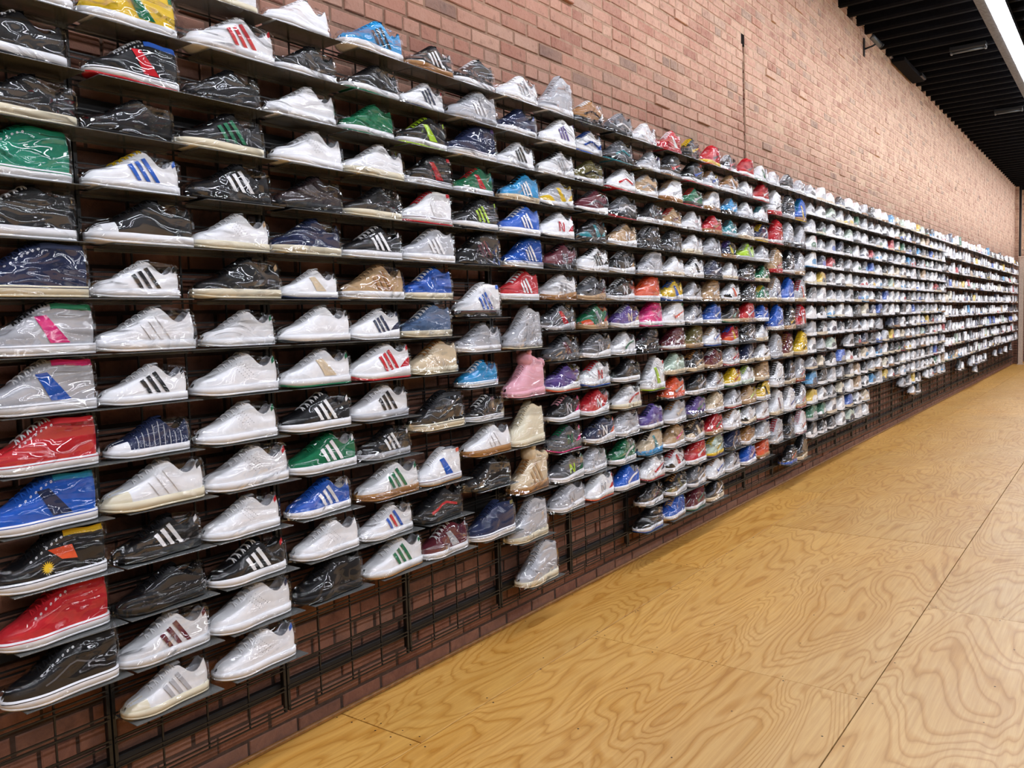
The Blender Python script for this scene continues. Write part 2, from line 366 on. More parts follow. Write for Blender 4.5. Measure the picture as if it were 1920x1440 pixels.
# ------------------------------------------------------------ the rest of the room
mb = MB(); mb.box((XR, YN, -0.02), (XR + 0.15, YF, ZC + 0.3)); obj('wall_right', mb.mesh('wall_right'), M_WHITEWALL, kind='structure')
mb = MB(); mb.box((-0.25, YN - 0.15, -0.02), (XR + 0.15, YN, ZC + 0.3)); obj('wall_front', mb.mesh('wall_front'), M_WHITEWALL, kind='structure')
we = empty('wall_back', (0, 0, 0), None, None); we['kind'] = 'structure'
mb = MB(); mb.box((-0.25, YF + 0.01, -0.02), (XR + 0.15, YF + 0.2, ZC + 0.3)); obj('mortar_bed', mb.mesh('mortar_bed'), M_MORTAR, we)
mb = MB()
for r in range(67):
    for k in range(0, 41):
        x0 = k * 0.215 + (0.107 if r % 2 else 0)
        if x0 > XR - 0.3: continue
        V = brick_verts(x0, x0 + BL, 0.004 + r * CH, 0.004 + r * CH + CH - JT, 0.004)
        mb.add([(v[1], YF + 0.01 - v[0], v[2]) for v in V], [f[::-1] for f in BRF])
obj('brickwork', mb.mesh('brickwork'), M_BRICK, we, kind='stuff')
# brick pilaster that closes the wall, with a pipe and a pale post in the corner
pil = empty('trim_1', (0, 0, 0), None, None); pil['kind'] = 'structure'
mb = MB(); mb.box((-0.006, 25.45, 0), (0.075, YF, ZC)); obj('mortar_bed', mb.mesh('mortar_bed'), M_MORTAR, pil)
mb = MB()
for r in range(67):
    V = brick_verts(0.0, 0.08, 0.004 + r * CH, 0.004 + r * CH + CH - JT, 0.004); mb.add([(v[1], 25.45 - v[0], v[2]) for v in V], [f[::-1] for f in BRF])
obj('brickwork', mb.mesh('brickwork'), M_BRICK, pil, kind='stuff')
mb = MB(); mb.tube([(0.13, 25.30, 0), (0.13, 25.30, ZC)], 0.03, 10)
o = obj('drain_pipe', mb.mesh('drain_pipe', True), M_RAIL, label='dark vertical pipe in the far corner of the brick wall', category='pipe')
post = empty('corner_post', (0.185, 25.1, 0), 'pale square post standing at the far end of the shoe wall', 'post')
mb = MB(); mb.bbox((-0.05, -0.05, 0.02), (0.05, 0.05, 2.75), 0.006); M_POST = simple('weathered post', lin('cdb9a8'), 0.7, var=0.2)
obj('shaft', mb.mesh('shaft'), M_POST, post)
mb = MB(); mb.bbox((-0.07, -0.07, 0), (0.07, 0.07, 0.02), 0.004); obj('base_plate', mb.mesh('base_plate'), M_POST, post)
mb = MB(); mb.bbox((-0.06, -0.06, 2.75), (0.06, 0.06, 2.78), 0.004); obj('cap', mb.mesh('cap'), M_POST, post)

# ------------------------------------------------------------ ceiling
ceil = empty('ceiling', (0, 0, 0), None, None); ceil['kind'] = 'structure'
mb = MB(); mb.box((-0.25, YN - 0.15, ZC + 0.25), (XR + 0.15, YF + 0.2, ZC + 0.3)); obj('deck', mb.mesh('deck'), M_DECK, ceil)
mb = MB(); mb.bbox((-0.04, -0.045, 0), (XR, 0.045, 0.25), 0.02); jm = mb.mesh('joist')
y = -4.95
while y < YF:
    obj('joist', jm, M_JOIST, ceil, (0, y + 0.05, ZC)); y += 0.35
# trimmed opening boxed in beside the wall
box = empty('black_duct_box', (0.10, 11.95, ZC), 'black boxed duct under the joists beside the brick wall', 'duct')
mb = MB(); mb.bbox((-0.08, -0.62, -0.05), (0.07, 0.62, 0.0), 0.006); obj('housing', mb.mesh('housing'), M_JOIST, box)
mb = MB(); mb.bbox((0.07, 0.30, -0.045), (0.10, 0.56, -0.005), 0.004); obj('access_flap', mb.mesh('access_flap'), M_FIX, box)
def dead_fixture(x, y, label):
    t = empty('ceiling_fixture', (x, y, ZC - 0.001), label, 'light fixture', 'unlit fixtures between the joists')
    mb = MB(); mb.bbox((-0.19, -0.075, -0.05), (0.19, 0.075, 0), 0.006); obj('pan', mb.mesh('pan'), M_FIX, t)
    mb = MB(); mb.tube([(-0.17, 0, -0.06), (0.17, 0, -0.06)], 0.013, 8); obj('dark_tube', mb.mesh('dark_tube', True), M_CAM, t)
    for s in (-1, 1):
        mb = MB(); mb.bbox((s * 0.18 - 0.01, -0.03, -0.075), (s * 0.18 + 0.01, 0.03, -0.05), 0.003); obj('end_cap', mb.mesh('end_cap'), M_CAM, t)
dead_fixture(0.85, 11.42, 'small dark unlit ceiling fixture, the nearer of two left of the bright strip')
dead_fixture(0.86, 15.4, 'small dark unlit ceiling fixture, the farther of two left of the bright strip')

def strip_light(x, label, hw_=.072):
    t = empty('strip_light', (x, 0, 0), label, 'light fixture', None)
    mb = MB(); mb.bbox((-0.06, YN + 0.3, 4.50), (0.06, YF - 0.4, ZC - 0.001), 0.004); obj('channel', mb.mesh('channel'), M_FIX, t)
    mb = MB(); mb.box((-0.072, YN + 0.3, 4.492), (0.072, YF - 0.4, 4.4995)); obj('white_tray', mb.mesh('white_tray'), M_TRAY, t)
    for s in (-1,):
        a = MB(); xa, xb = (-0.175, -0.075)
        za, zb = (4.50, 4.478)
        V = [(xa, YN + 0.3, za), (xb, YN + 0.3, zb), (xb, YF - 0.4, zb), (xa, YF - 0.4, za)]
        a.add(V + [(v[0], v[1], v[2] + 0.003) for v in V], BF); obj('reflector_wing', a.mesh('reflector_wing'), M_REFL, t)
    y = YN + 0.35
    while y < YF - 1.6:
        n = 8; V = []; F = []
        for yy in (y, y + 1.19):
            for k in range(n + 1):
                an = math.pi * k / n; V.append((hw_ * math.cos(an), yy, 4.4905 - 0.035 * math.sin(an) ** 0.7 if k not in (0, n) else 4.4905))
        for k in range(n): F.append((k, k + 1, n + 2 + k, n + 1 + k))
        F.append(tuple(range(n, -1, -1))); F.append(tuple(range(n + 1, 2 * n + 2)))
        mb = MB(); mb.add(V, F); obj('diffuser', mb.mesh('diffuser'), M_LIT if hw_ < .1 else M_LIT2, t)
        y += 1.22
strip_light(1.33, 'long bright fluorescent strip light under the black joists')
strip_light(4.4, 'second fluorescent strip light farther from the brick wall, outside the picture', .15)
strip_light(7.4, 'third fluorescent strip light beside the opposite wall, outside the picture', .15)

# spotlight on the wall, close under the joists
t = empty('wall_spotlight', (0.0, 10.05, 4.43), 'small grey cylinder spotlight on a bracket high on the brick wall', 'spotlight')
mb = MB(); mb.bbox((0.006, -0.02, -0.10), (0.016, 0.02, 0.10), 0.003); obj('wall_plate', mb.mesh('wall_plate'), M_FIX, t)
mb = MB(); mb.tube([(0.012, 0, -0.02), (0.09, 0.02, 0.0), (0.13, 0.03, 0.02)], 0.010, 8); obj('arm', mb.mesh('arm', True), M_FIX, t)
mb = MB(); mb.tube([(0.10, -0.05, 0.085), (0.105, -0.045, 0.08), (0.16, 0.08, 0.01), (0.165, 0.085, 0.007)], 0.030, 12); obj('lamp_body', mb.mesh('lamp_body', True), M_CAM, t)
mb = MB(); mb.tube([(0.165, 0.085, 0.007), (0.17, 0.095, 0.0)], 0.033, 12); obj('rim', mb.mesh('rim', True), M_FIX, t)

# ------------------------------------------------------------ black rails and wire grid
for z, h, lab in ((0.215, 0.035, 'lowest black wooden rail behind the wire grid near the floor'), (0.655, 0.07, 'middle black wooden rail behind the wire grid at knee height'), (2.14, 0.06, 'upper black wooden rail behind the wire grid above the shoes')):
    mb = MB(); mb.bbox((0.008, -0.6, z - h / 2), (0.032, 25.0, z + h / 2), 0.003)
    obj('mounting_rail', mb.mesh('mounting_rail'), M_RAIL, label=lab, category='rail')
wv = MB(); wv.box((-0.0025, -0.0025, 0), (0.0025, 0.0025, ZT - ZB)); VW = wv.mesh('vertical_wire')
we_ = MB(); we_.box((-0.005, -0.005, 0), (0.005, 0.005, ZT - ZB)); EW = we_.mesh('edge_wire')
hw = MB(); hw.box((-0.0022, 0.006, -0.0022), (0.0022, S - 0.006, 0.0022)); HW = hw.mesh('horizontal_wire')
st = MB(); st.box((-0.016, -0.012, 0.02), (-0.010, 0.012, ZT - ZB - 0.02)); ST = st.mesh('standoff_strut')
hz = []
z = ZB
while z < ZT + 0.001: hz.append(z - ZB); z += U
NP = 38
TENS = ['', 'twenty', 'thirty', 'forty']
UN = 'first second third fourth fifth sixth seventh eighth ninth tenth eleventh twelfth thirteenth fourteenth fifteenth sixteenth seventeenth eighteenth nineteenth'.split()
def ordinal(n):
    if n < 20: return UN[n - 1]
    t, u_ = divmod(n, 10); return (['', '', 'twentieth', 'thirtieth', 'fortieth'][t]) if u_ == 0 else ['', '', 'twenty', 'thirty', 'forty'][t] + '-' + UN[u_ - 1]
npan = 0
for k in range(-2, NP):
    y0 = P0 + k * S
    if k <= 0 and y0 < -0.8: continue
    npan += 1
    p = empty('wire_grid_panel', (0.05, y0, ZB), 'black wire grid panel on the brick wall, %s from the near end' % ordinal(npan), 'wire panel', 'wire grid panels along the wall')
    for dy, mm, nm in ((0.008, EW, 'edge_wire'), (0.1568, VW, 'vertical_wire'), (0.3137, VW, 'vertical_wire'), (0.4705, VW, 'vertical_wire'), (S - 0.008, EW, 'edge_wire')):
        obj(nm, mm, M_BLACK, p, (0, dy, 0))
    obj('standoff_strut', ST, M_BLACK, p, (0, 0, 0))
    if -1 < k < 7:
        for h in hz:
            obj('horizontal_wire', HW, M_BLACK, p, (0.006, 0, h))
            if h + 0.013 < ZT - ZB: obj('horizontal_wire', HW, M_BLACK, p, (0.006, 0, h + 0.014))
    else:
        mb = MB()
        for h in hz:
            for d in (0, 0.014): mb.box((0.003, 0.006, h + d - 0.003), (0.009, S - 0.006, h + d + 0.003))
        obj('horizontal_wires', mb.mesh('horizontal_wires'), M_BLACK, p, kind='stuff')

# ------------------------------------------------------------ shoe geometry
def crom(xs, ys, t):
    """smooth monotone-ish interpolation"""
    t = np.asarray(t, float); xs = np.array(xs, float); ys = np.array(ys, float)
    m = np.gradient(ys, xs); i = np.clip(np.searchsorted(xs, t) - 1, 0, len(xs) - 2)
    h = xs[i + 1] - xs[i]; u = np.clip((t - xs[i]) / h, 0, 1)
    return (2 * u**3 - 3 * u**2 + 1) * ys[i] + (u**3 - 2 * u**2 + u) * h * m[i] + (-2 * u**3 + 3 * u**2) * ys[i + 1] + (u**3 - u**2) * h * m[i + 1]
TOP = {
 'L': ([0, .05, .12, .22, .32, .42, .52, .59, .64, .72, .80, .88, .94, .98, 1], [.040, .050, .056, .064, .078, .096, .113, .124, .118, .094, .080, .088, .106, .110, .103]),
 'M': ([0, .05, .12, .22, .32, .42, .52, .60, .66, .74, .82, .90, .96, 1], [.046, .056, .063, .071, .086, .106, .124, .136, .133, .120, .114, .120, .126, .122]),
 'H': ([0, .05, .12, .22, .32, .42, .50, .58, .66, .74, .84, .93, 1], [.044, .054, .062, .072, .090, .112, .128, .139, .142, .140, .137, .139, .136]),
 'X': ([0, .05, .12, .22, .32, .42, .50, .58, .66, .74, .84, .93, 1], [.046, .058, .068, .080, .102, .134, .160, .182, .190, .182, .170, .172, .168]),
 'R': ([0, .04, .10, .20, .30, .40, .50, .58, .64, .72, .80, .88, .94, .98, 1], [.042, .054, .064, .074, .087, .102, .117, .128, .124, .106, .096, .102, .118, .122, .114]),
}
WID = ([0, .02, .06, .12, .20, .32, .46, .62, .78, .90, .965, .99, 1], [.006, .019, .031, .040, .0475, .0515, .045, .0385, .0365, .033, .0245, .014, .005])
SOLE = {'L': ([0, 1], [.028, .028]), 'M': ([0, 1], [.029, .030]), 'H': ([0, 1], [.029, .030]), 'X': ([0, .4, .7, 1], [.030, .031, .036, .040]), 'R': ([0, .15, .4, .62, .8, 1], [.032, .026, .025, .032, .040, .044])}
LEN = 0.30
class Form:
    def __init__(f, kind): f.k = kind
    def T(f, s): return crom(*TOP[f.k], s)
    def Z(f, s): return crom(*SOLE[f.k], s) if f.k in 'RX' else np.full_like(np.asarray(s, float), SOLE[f.k][1][0])
    def B(f, s): s = np.asarray(s, float); return (0.016 if f.k == 'R' else 0.009) * np.clip(1 - s / 0.26, 0, 1) ** 2 + (0.004 if f.k == 'R' else 0) * np.clip((s - 0.9) / 0.1, 0, 1) ** 2
    def W(f, s): return crom(*WID, s)
    def tw(f, s):
        s = np.asarray(s, float); return np.interp(s, [0, .2, .28, .55, .66, 1], [.10, .16, .34, .40, .72, .74])
    def y(f, s, h):
        s = np.asarray(s, float); h = np.clip(h, 0, 1); o = np.clip((s - .48) / .2, 0, 1); o = o * o * (3 - 2 * o); tw = f.tw(s)
        dome = tw + (1 - tw) * (1 - h ** 2.3) ** (1 / 2.3)
        wall = (1 - (1 - tw) * h ** 1.5) * (1 + .05 * np.sin(np.pi * h))
        return f.W(s) * (dome * (1 - o) + wall * o)
    def pt(f, s, h, off=0.0, side=1):
        s = np.asarray(s, float); h = np.asarray(h, float)
        z = f.Z(s) + (f.T(s) - f.Z(s)) * h
        x = s * LEN + .010 * h * (1 - s) ** 10 - (.010 if f.k in 'LMR' else .004) * np.maximum(h - .35, 0) * s ** 12 + .004 * np.sin(np.pi * np.clip(h, 0, 1)) * s ** 14
        return np.stack([x, side * (f.y(s, h) + off), z], -1)
    def hz(f, s, z): return (z - f.Z(s)) / (f.T(s) - f.Z(s))
def svals(n): 
    t = np.linspace(0, 1, n); return 0.5 * (t + (1 - np.cos(np.pi * t)) / 2)
def grid_faces(n, m, flip=False, base=0):
    F = []
    for i in range(n - 1):
        for j in range(m - 1):
            q = (base + i * m + j, base + (i + 1) * m + j, base + (i + 1) * m + j + 1, base + i * m + j + 1); F.append(q[::-1] if flip else q)
    return F
def upper_mesh(f, ns=26, nh=9):
    s = svals(ns); V = []; F = []
    for side in (1, -1):
        P = np.array([[f.pt(a, h, 0, side) for h in np.linspace(0, 1, nh)] for a in s]); base = len(V)
        V += P.reshape(-1, 3).tolist(); F += grid_faces(ns, nh, side < 0, base)
    # vamp top for the toe
    base = len(V); ss = np.linspace(0, .27, 6)
    for a in ss:
        p = f.pt(a, 1.0); 
        for t in np.linspace(1, -1, 5): V.append((p[0], p[1] * t, p[2] + .0015 * (1 - t * t)))
    F += grid_faces(6, 5, False, base)
    return mesh('upper', V, F, True)
def lining_mesh(f, n=14):
    V = []; F = []; d = {'L': .04, 'M': .05, 'H': .06, 'X': .07, 'R': .045}[f.k]
    ss = 1 - (1 - np.linspace(.60, 1, n)) ** 1.0
    prof = [(1.0, 0), (.97, -.002), (.86, .001), (.76, -.006), (.70, -1)]
    prof = prof + [(-a, b) for a, b in prof[::-1]]
    for a in ss:
        p = f.pt(a, 1.0); q = min(1, (a - .60) / .06 + .25); e = min(1.0, (1 - a) / .04)
        for t, z in prof:
            dz = (-d * q) if z == -1 else z
            xx = p[0] - (0 if abs(t) > .96 else .010 * (a > .93) * (1 - e))
            V.append((xx, p[1] * t, p[2] + dz))
    return mesh('lining', V, grid_faces(n, len(prof), False, 0), True)
def tongue_mesh(f):
    V = []; n = 9; ss = np.linspace(.25, .615, n)
    for i, a in enumerate(ss):
        p = f.pt(a, 1.0); k = i / (n - 1)
        for t in np.linspace(1, -1, 7): V.append((p[0], p[1] * t * .98, p[2] - .002 + .004 * (1 - t * t) + (.006 * max(0, k - .7) / .3)))
    # the free end of the tongue stands up and has thickness
    p = f.pt(.63, 1.0); hgt = {'L': .010, 'M': .010, 'H': .008, 'X': .014, 'R': .012}[f.k]
    for dx, dz in ((.004, hgt), (.011, hgt + .002), (.014, -.03)):
        for t in np.linspace(1, -1, 7): V.append((p[0] + dx - .004, p[1] * t * .85, p[2] + dz - .004 * abs(t) ** 3))
    return mesh('tongue', V, grid_faces(n + 3, 7, False, 0), True)
def ring_mesh(f, name, zlo, zhi, off, n=30):
    s = svals(n); V = []; F = []
    prof = [(-.006, zlo), (0, zlo), (.0015, .5), (0, zhi), (-.006, zhi)]
    for side in (1, -1):
        base = len(V)
        for a in s:
            W = float(f.W(a)) * (1.0) + off; x = a * LEN + off * (2 * a - 1)
            b0 = float(f.B(a)); zt = float(f.Z(a)); lo = b0 if zlo == 'b' else (b0 + .006 if zlo == 'o' else zlo); hi = zt if zhi == 't' else b0 + .006
            for j, dy in enumerate((-.5 * W, 0, .0012, 0, -.25 * W)):
                z = (lo, lo, (lo + hi) / 2, hi, hi)[j]; V.append((x, side * (W + dy), z))
            # close across the middle
        F += grid_faces(n, 5, side < 0, base)
    m = len(s)
    for i in range(m - 1):
        a, b = i * 5, (i + 1) * 5; c, d = m * 5 + i * 5, m * 5 + (i + 1) * 5
        F.append((a, c, d, b)); F.append((a + 4, b + 4, d + 4, c + 4))
    for e in (0, m - 1):
        a, c = e * 5, m * 5 + e * 5
        for j in range(4): F.append((a + j, a + j + 1, c + j + 1, c + j) if e == 0 else (a + j, c + j, c + j + 1, a + j + 1))
    return mesh(name, V, F, True)
def fox_mesh(f, n=30):
    s = svals(n); V = []; F = []
    for side in (1, -1):
        base = len(V)
        for a in s:
            W = float(f.W(a)) + .0052; x = a * LEN + .0052 * (2 * a - 1); z = float(f.Z(a))
            for dz in (-.0065, -.0042): V.append((x, side * W, z + dz))
        F += grid_faces(n, 2, side < 0, base)
    return mesh('foxing_line', V, F, True)
def bil(c, u, v): return (1 - u) * (1 - v) * np.array(c[0]) + u * (1 - v) * np.array(c[1]) + u * v * np.array(c[2]) + (1 - u) * v * np.array(c[3])
def patch(f, name, quads, off=.0014, nu=4, nv=7, sides=(1,), absz=True):
    V = []; F = []
    for c in quads:
        for side in sides:
            base = len(V)
            for i in range(nu):
                for j in range(nv):
                    s, z = bil(c, i / (nu - 1), j / (nv - 1)); h = f.hz(s, z) if absz else z
                    V.append(f.pt(s, min(max(h, 0), 1.0), off, side))
            F += grid_faces(nu, nv, side < 0, base)
    return mesh(name, V, F, True)
def ribbon(f, name, pts, off=.0028):
    """pts: (s, z, half thickness) along a centre line on the visible side"""
    V = []; F = []; n = len(pts)
    for i, (s, z, t) in enumerate(pts):
        a = pts[max(i - 1, 0)]; b = pts[min(i + 1, n - 1)]; dx, dz = (b[0] - a[0]) * LEN, b[1] - a[1]; l = math.hypot(dx, dz) or 1
        for k in (-1, 0, 1):
            ss = s - k * t * dz / l / LEN; zz = z + k * t * dx / l
            V.append(f.pt(ss, min(max(float(f.hz(ss, zz)), 0), 1), off, 1))
    return mesh(name, V, grid_faces(n, 3, True, 0), True)
def laces_mesh(f):
    mb = MB(); hi = f.k in 'HX'; ss = np.linspace(.30, .56, 6 if hi else 5)
    for i, a in enumerate(ss):
        for sgn in (1, -1):
            pts = []
            for t in np.linspace(-1, 1, 7):
                b = a + sgn * t * .014; p = f.pt(b, 1.0); y = p[1] * t * 1.30; z = p[2] + .0045 - .0085 * abs(t) ** 3
                pts.append((p[0], y, z))
            mb.tube(pts, .0026, 5, False)
    return mb.mesh('laces', True)
def eyelets_mesh(f):
    mb = MB()
    for a in np.linspace(.29, .58, 7):
        c = Vector(f.pt(a, .86, .002)); d1 = (Vector(f.pt(a + .01, .86, .002)) - Vector(f.pt(a - .01, .86, .002))).normalized(); d2 = (Vector(f.pt(a, .92, .002)) - Vector(f.pt(a, .80, .002))).normalized()
        n = 10; V = []
        for r in (.0034, .0016):
            for k in range(n): V.append(c + r * (math.cos(k * .6283) * d1 + math.sin(k * .6283) * d2))
        mb.add(V, [(k, (k + 1) % n, n + (k + 1) % n, n + k) for k in range(n)])
    return mb.mesh('eyelet_row')
def perf_mesh(f):
    mb = MB()
    for row in range(3):
        for k in range(7):
            s = .40 + row * .055 + k * .022; z = .088 - k * .0065 + row * .004
            h = float(f.hz(s, z)); c = Vector(f.pt(s, h, .0012)); a = (Vector(f.pt(s + .01, h, .0012)) - c).normalized() * .0011; b = Vector((0, 0, .0011))
            mb.add([c - a - b, c + a - b, c + a + b, c - a + b], [(0, 1, 2, 3)])
    return mb.mesh('perforations')
def wrap_mesh(f, seed=0, ns=20, nh=8):
    r = np.random.default_rng(seed); s = svals(ns); T = np.array([float(f.T(a)) for a in s]) + .005
    x = s * LEN; hull = T.copy()
    for i in range(ns):      # film is stretched straight across the ankle opening
        for a in range(i):
            for b in range(i + 1, ns):
                v = T[a] + (T[b] - T[a]) * (x[i] - x[a]) / (x[b] - x[a])
                if v > hull[i] and a > ns * .45: hull[i] = v
    V = []; F = []
    for side in (1, -1):
        base = len(V)
        for i, a in enumerate(s):
            W = float(f.W(a)) + .007; xx = a * LEN + .009 * (2 * a - 1)
            for j in range(nh):
                h = j / (nh - 1); z = .003 + (hull[i] - .003) * h; zz = min(max(float(f.hz(a, z)), 0), 1)
                yy = float(f.y(a, min(zz, .995))) + .006 if j < nh - 1 else 0.0
                if h < .3: yy = W
                wr = r.normal(0, .0011) if 0 < j < nh - 1 else 0
                V.append((xx, side * (yy + wr), z + (0.0015 * (j == nh - 1))))
        F += grid_faces(ns, nh, side < 0, base)
    for e in (0, ns - 1):
        for j in range(nh - 1):
            q = (e * nh + j, e * nh + j + 1, ns * nh + e * nh + j + 1, ns * nh + e * nh + j); F.append(q if e else q[::-1])
    return mesh('plastic_wrap', V, F, True)
FORMS = {k: Form(k) for k in 'LMHXR'}
CACHE = {}
def part(kind, key, fn):
    if (kind, key) not in CACHE: CACHE[(kind, key)] = fn()
    return CACHE[(kind, key)]
def stripe_quads(f):
    q = []
    for i in range(3):
        s0 = .385 + i * .082; zt = float(f.T(s0 + .02)) * (.80 if f.k in 'LR' else .74); zb = float(f.Z(s0)) + .004
        sh = .13 * (zt - zb) / .06
        q.append(((s0, zt), (s0 + .048, zt + .006), (s0 + .048 + sh, zb), (s0 + sh, zb)))
    return q
def ball(c, r, n=10, m=7, sc_=(1, 1, 1)):
    V = []; F = []
    for i in range(m + 1):
        a = math.pi * i / m
        for k in range(n):
            b = 2 * math.pi * k / n; V.append((c[0] + sc_[0] * r * math.sin(a) * math.cos(b), c[1] + sc_[1] * r * math.sin(a) * math.sin(b), c[2] + sc_[2] * r * math.cos(a)))
    for i in range(m):
        for k in range(n): F.append((i * n + k, (i + 1) * n + k, (i + 1) * n + (k + 1) % n, i * n + (k + 1) % n))
    return V, F

# ------------------------------------------------------------ shoe colours and words
HEX = dict(W='f0f0f2', K='0e0e12', N='1f2a4c', B='1f5cc0', R='c8202b', G='12714a', D='55575c', S='b9babf', T='c2a078', C='e6dcc0', P='e8a9b6', M='64202e',
           U='5f4a92', Y='ecc51e', O='e8572a', L='b4dd2a', Q='1f8a95', A='1f97d4', E='e3cfae', V='6e6638', F='a5743f', Z='2a1b1d', I='c3d8c6', J='118a6c', b='4c678c', h='ec2f86')
WORD = dict(W='white', K='black', N='navy', B='blue', R='red', G='green', D='dark grey', S='grey', T='tan', C='cream', P='pale pink', M='maroon',
            U='purple', Y='yellow', O='orange', L='lime', Q='teal', A='bright blue', E='beige', V='olive', F='brown', Z='dark', I='mint', J='teal green', b='denim blue', h='hot pink')
SM = {}
def smat(c, kind):
    if (c, kind) not in SM:
        rgb = lin(HEX[c]); m, nt, b, out = newmat('%s %s' % (WORD[c], kind)); v = coords(nt, 'Object', (1, 1, 1), True)
        n = noise(nt, v, 60 if kind != 'rubber' else 25, 3)
        k = .93 if kind != 'suede' else .8
        nt.links.new(ramp(nt, n, [(0.3, tuple(x * k for x in rgb)), (0.7, rgb)]).outputs[0], b.inputs['Base Color'])
        b.inputs['Roughness'].default_value = {'leather': .5, 'suede': .85, 'rubber': .5, 'textile': .9}[kind]
        bump(nt, noise(nt, v, 220 if kind == 'leather' else 420, 2), b, .12, .0006)
        b.inputs['Specular IOR Level'].default_value = 0.25
        SM[(c, kind)] = m
    return SM[(c, kind)]

def build_shoe(entry, y_heel, ci, ri, ordw, size=None):
    g = re.match(r'(-?\d+)([LMHXRSY])(\w)(\w)(\w)(\w)(\w)(\w)(\w)$', entry).groups()
    u = int(g[0]); ty = g[1]; ov = g[2]; cu, cs, ca, cl, ch, co = g[3:]
    scale = .80 if ty == 'S' else (1.0 if ty in 'YX' else random.uniform(.965, 1.01))
    fk = {'S': 'L', 'Y': 'X'}.get(ty, ty); f = FORMS[fk]
    if size: size_ = min(max(size, .76), 1.04)
    if size: scale = size_
    zs = Z0 + u * U
    word = {'L': 'low sneaker', 'S': 'small low sneaker', 'M': 'mid sneaker', 'H': 'high top', 'X': 'tall high top', 'Y': 'plush-eared boot', 'R': 'running shoe'}[ty]
    extra = {'3': 'with three %s stripes' % WORD[ca], '4': 'with three %s stripes' % WORD[ca], '5': 'with blue and red stripes', 's': 'with %s swoosh' % WORD[ca], 'n': 'with %s side letter' % WORD[ca],
             'p': 'with curved %s side stripe' % WORD[ca], 'v': 'with curved side stripe', 'w': 'with %s heel tab' % WORD[ch], 't': 'with %s toe cap' % WORD[ca], 'i': 'with thin pinstripes',
             'e': 'with metal eyelets', 'q': 'with %s panel' % WORD[ca], '0': 'with %s sole' % WORD[cs]}[ov]
    if ov == 'w' and ch == cu: extra = 'with pinhole rows'
    label = '%s %s %s, %s shoe down in the %s column' % (WORD[cu], word, extra, ordw[ri], ordw[ci])
    ang = random.uniform(-.035, .035)
    xs = .118 + random.uniform(-.004, .004)
    t = empty('sneaker' if ty not in 'Y' else 'boot', (xs, y_heel - LEN * scale, zs + .0032), label, 'shoe', 'sneakers on the wall')
    t.rotation_euler = (0, 0, math.pi / 2 + ang); 
    # local x (toe to heel) runs along +Y of the room, local -y faces the room
    t.scale = (scale, -scale, scale)
    up_k = 'suede' if cu in 'BGNRVTUM' and ty != 'S' and random.random() < .5 else 'leather'
    obj('upper', part('upper', fk, lambda: upper_mesh(f)), smat(cu, up_k), t)
    obj('lining', part('lining', fk, lambda: lining_mesh(f)), smat('S' if cu == 'W' else ('K' if cu in 'KNZMD' else ch), 'textile'), t)
    obj('tongue', part('tongue', fk, lambda: tongue_mesh(f)), smat(cu if ty != 'Y' else ca, 'textile'), t)
    obj('sole', part('sole', fk, lambda: ring_mesh(f, 'sole', 'o', 't', .004)), smat(cs, 'rubber'), t)
    obj('outsole', part('outsole', fk, lambda: ring_mesh(f, 'outsole', 'b', 'o', .0035)), smat(co, 'rubber'), t)
    obj('laces', part('laces', fk, lambda: laces_mesh(f)), smat(cl, 'textile'), t)
    # heel tab
    zt = .072 if fk in 'LR' else .10
    def heel():
        return patch(f, 'heel_tab', [((.915, .80), (.999, .80), (.999, .995), (.915, .995)) if fk in 'LRM' else ((.86, .84), (.999, .84), (.999, .99), (.86, .99))], .0016, 6, 4, (1, -1), False)
    if ch != cu: obj('heel_tab', part('heel', fk, heel), smat(ch, 'leather'), t)
    def toecap(): return patch(f, 'toe_cap', [((0, 0), (.215, 0), (.20, 1), (0, 1))], .0016, 8, 6, (1, -1), False)
    if ov in '4ti': obj('toe_cap', part('toecap', fk, toecap), smat(cs if ov == '4' else (ca if ov == 't' else 'W'), 'rubber'), t)
    if ov in '345':
        for i in range(3):
            obj('side_stripe', part('stripe%d' % i, fk, lambda: patch(f, 'side_stripe', [stripe_quads(f)[i]], .0030, 4, 12)), smat('R' if (ov == '5' and i == 1) else ca, 'leather'), t)
    if ov == 's':
        k = 1.0 if fk in 'LR' else 1.12
        pts = [(.40, .058 * k, .001), (.42, .050 * k, .005), (.46, .045 * k, .0085), (.52, .046 * k, .009), (.60, .052 * k, .0075), (.70, .061 * k, .0055), (.82, .071 * k, .0035), (.95, .082 * k, .0012)]
        obj('side_swoosh', part('swoosh', fk, lambda: ribbon(f, 'side_swoosh', pts)), smat(ca, 'leather'), t)
    if ov == 'n':
        z0, z1 = .036, .084
        def letter():
            q = [((.455, z1), (.492, z1), (.492, z0), (.455, z0)), ((.458, z1), (.505, z1), (.642, z0), (.595, z0)), ((.608, z1), (.645, z1), (.645, z0), (.608, z0))]
            return patch(f, 'side_letter', q, .0032, 4, 10)
        obj('side_letter', part('letter', fk, letter), smat(ca, 'leather'), t)
    if ov in 'pv':
        pts = [(.40, .034, .0105), (.46, .040, .009), (.54, .050, .007), (.62, .060, .006), (.72, .068, .0055), (.85, .074, .005), (.97, .080, .005)] if ov == 'p' else \
              [(.30, .050, .002), (.38, .058, .0022), (.46, .070, .0022), (.53, .082, .0022), (.60, .086, .0022), (.68, .076, .0022), (.80, .068, .0022), (.97, .062, .0022)]
        obj('side_stripe', part('curve' + ov, fk, lambda: ribbon(f, 'side_stripe', pts)), smat(ca, 'leather'), t)
    if ov == 'w': obj('perforations', part('perf', fk, lambda: perf_mesh(f)), smat('D' if cu == 'W' else 'K', 'textile'), t)
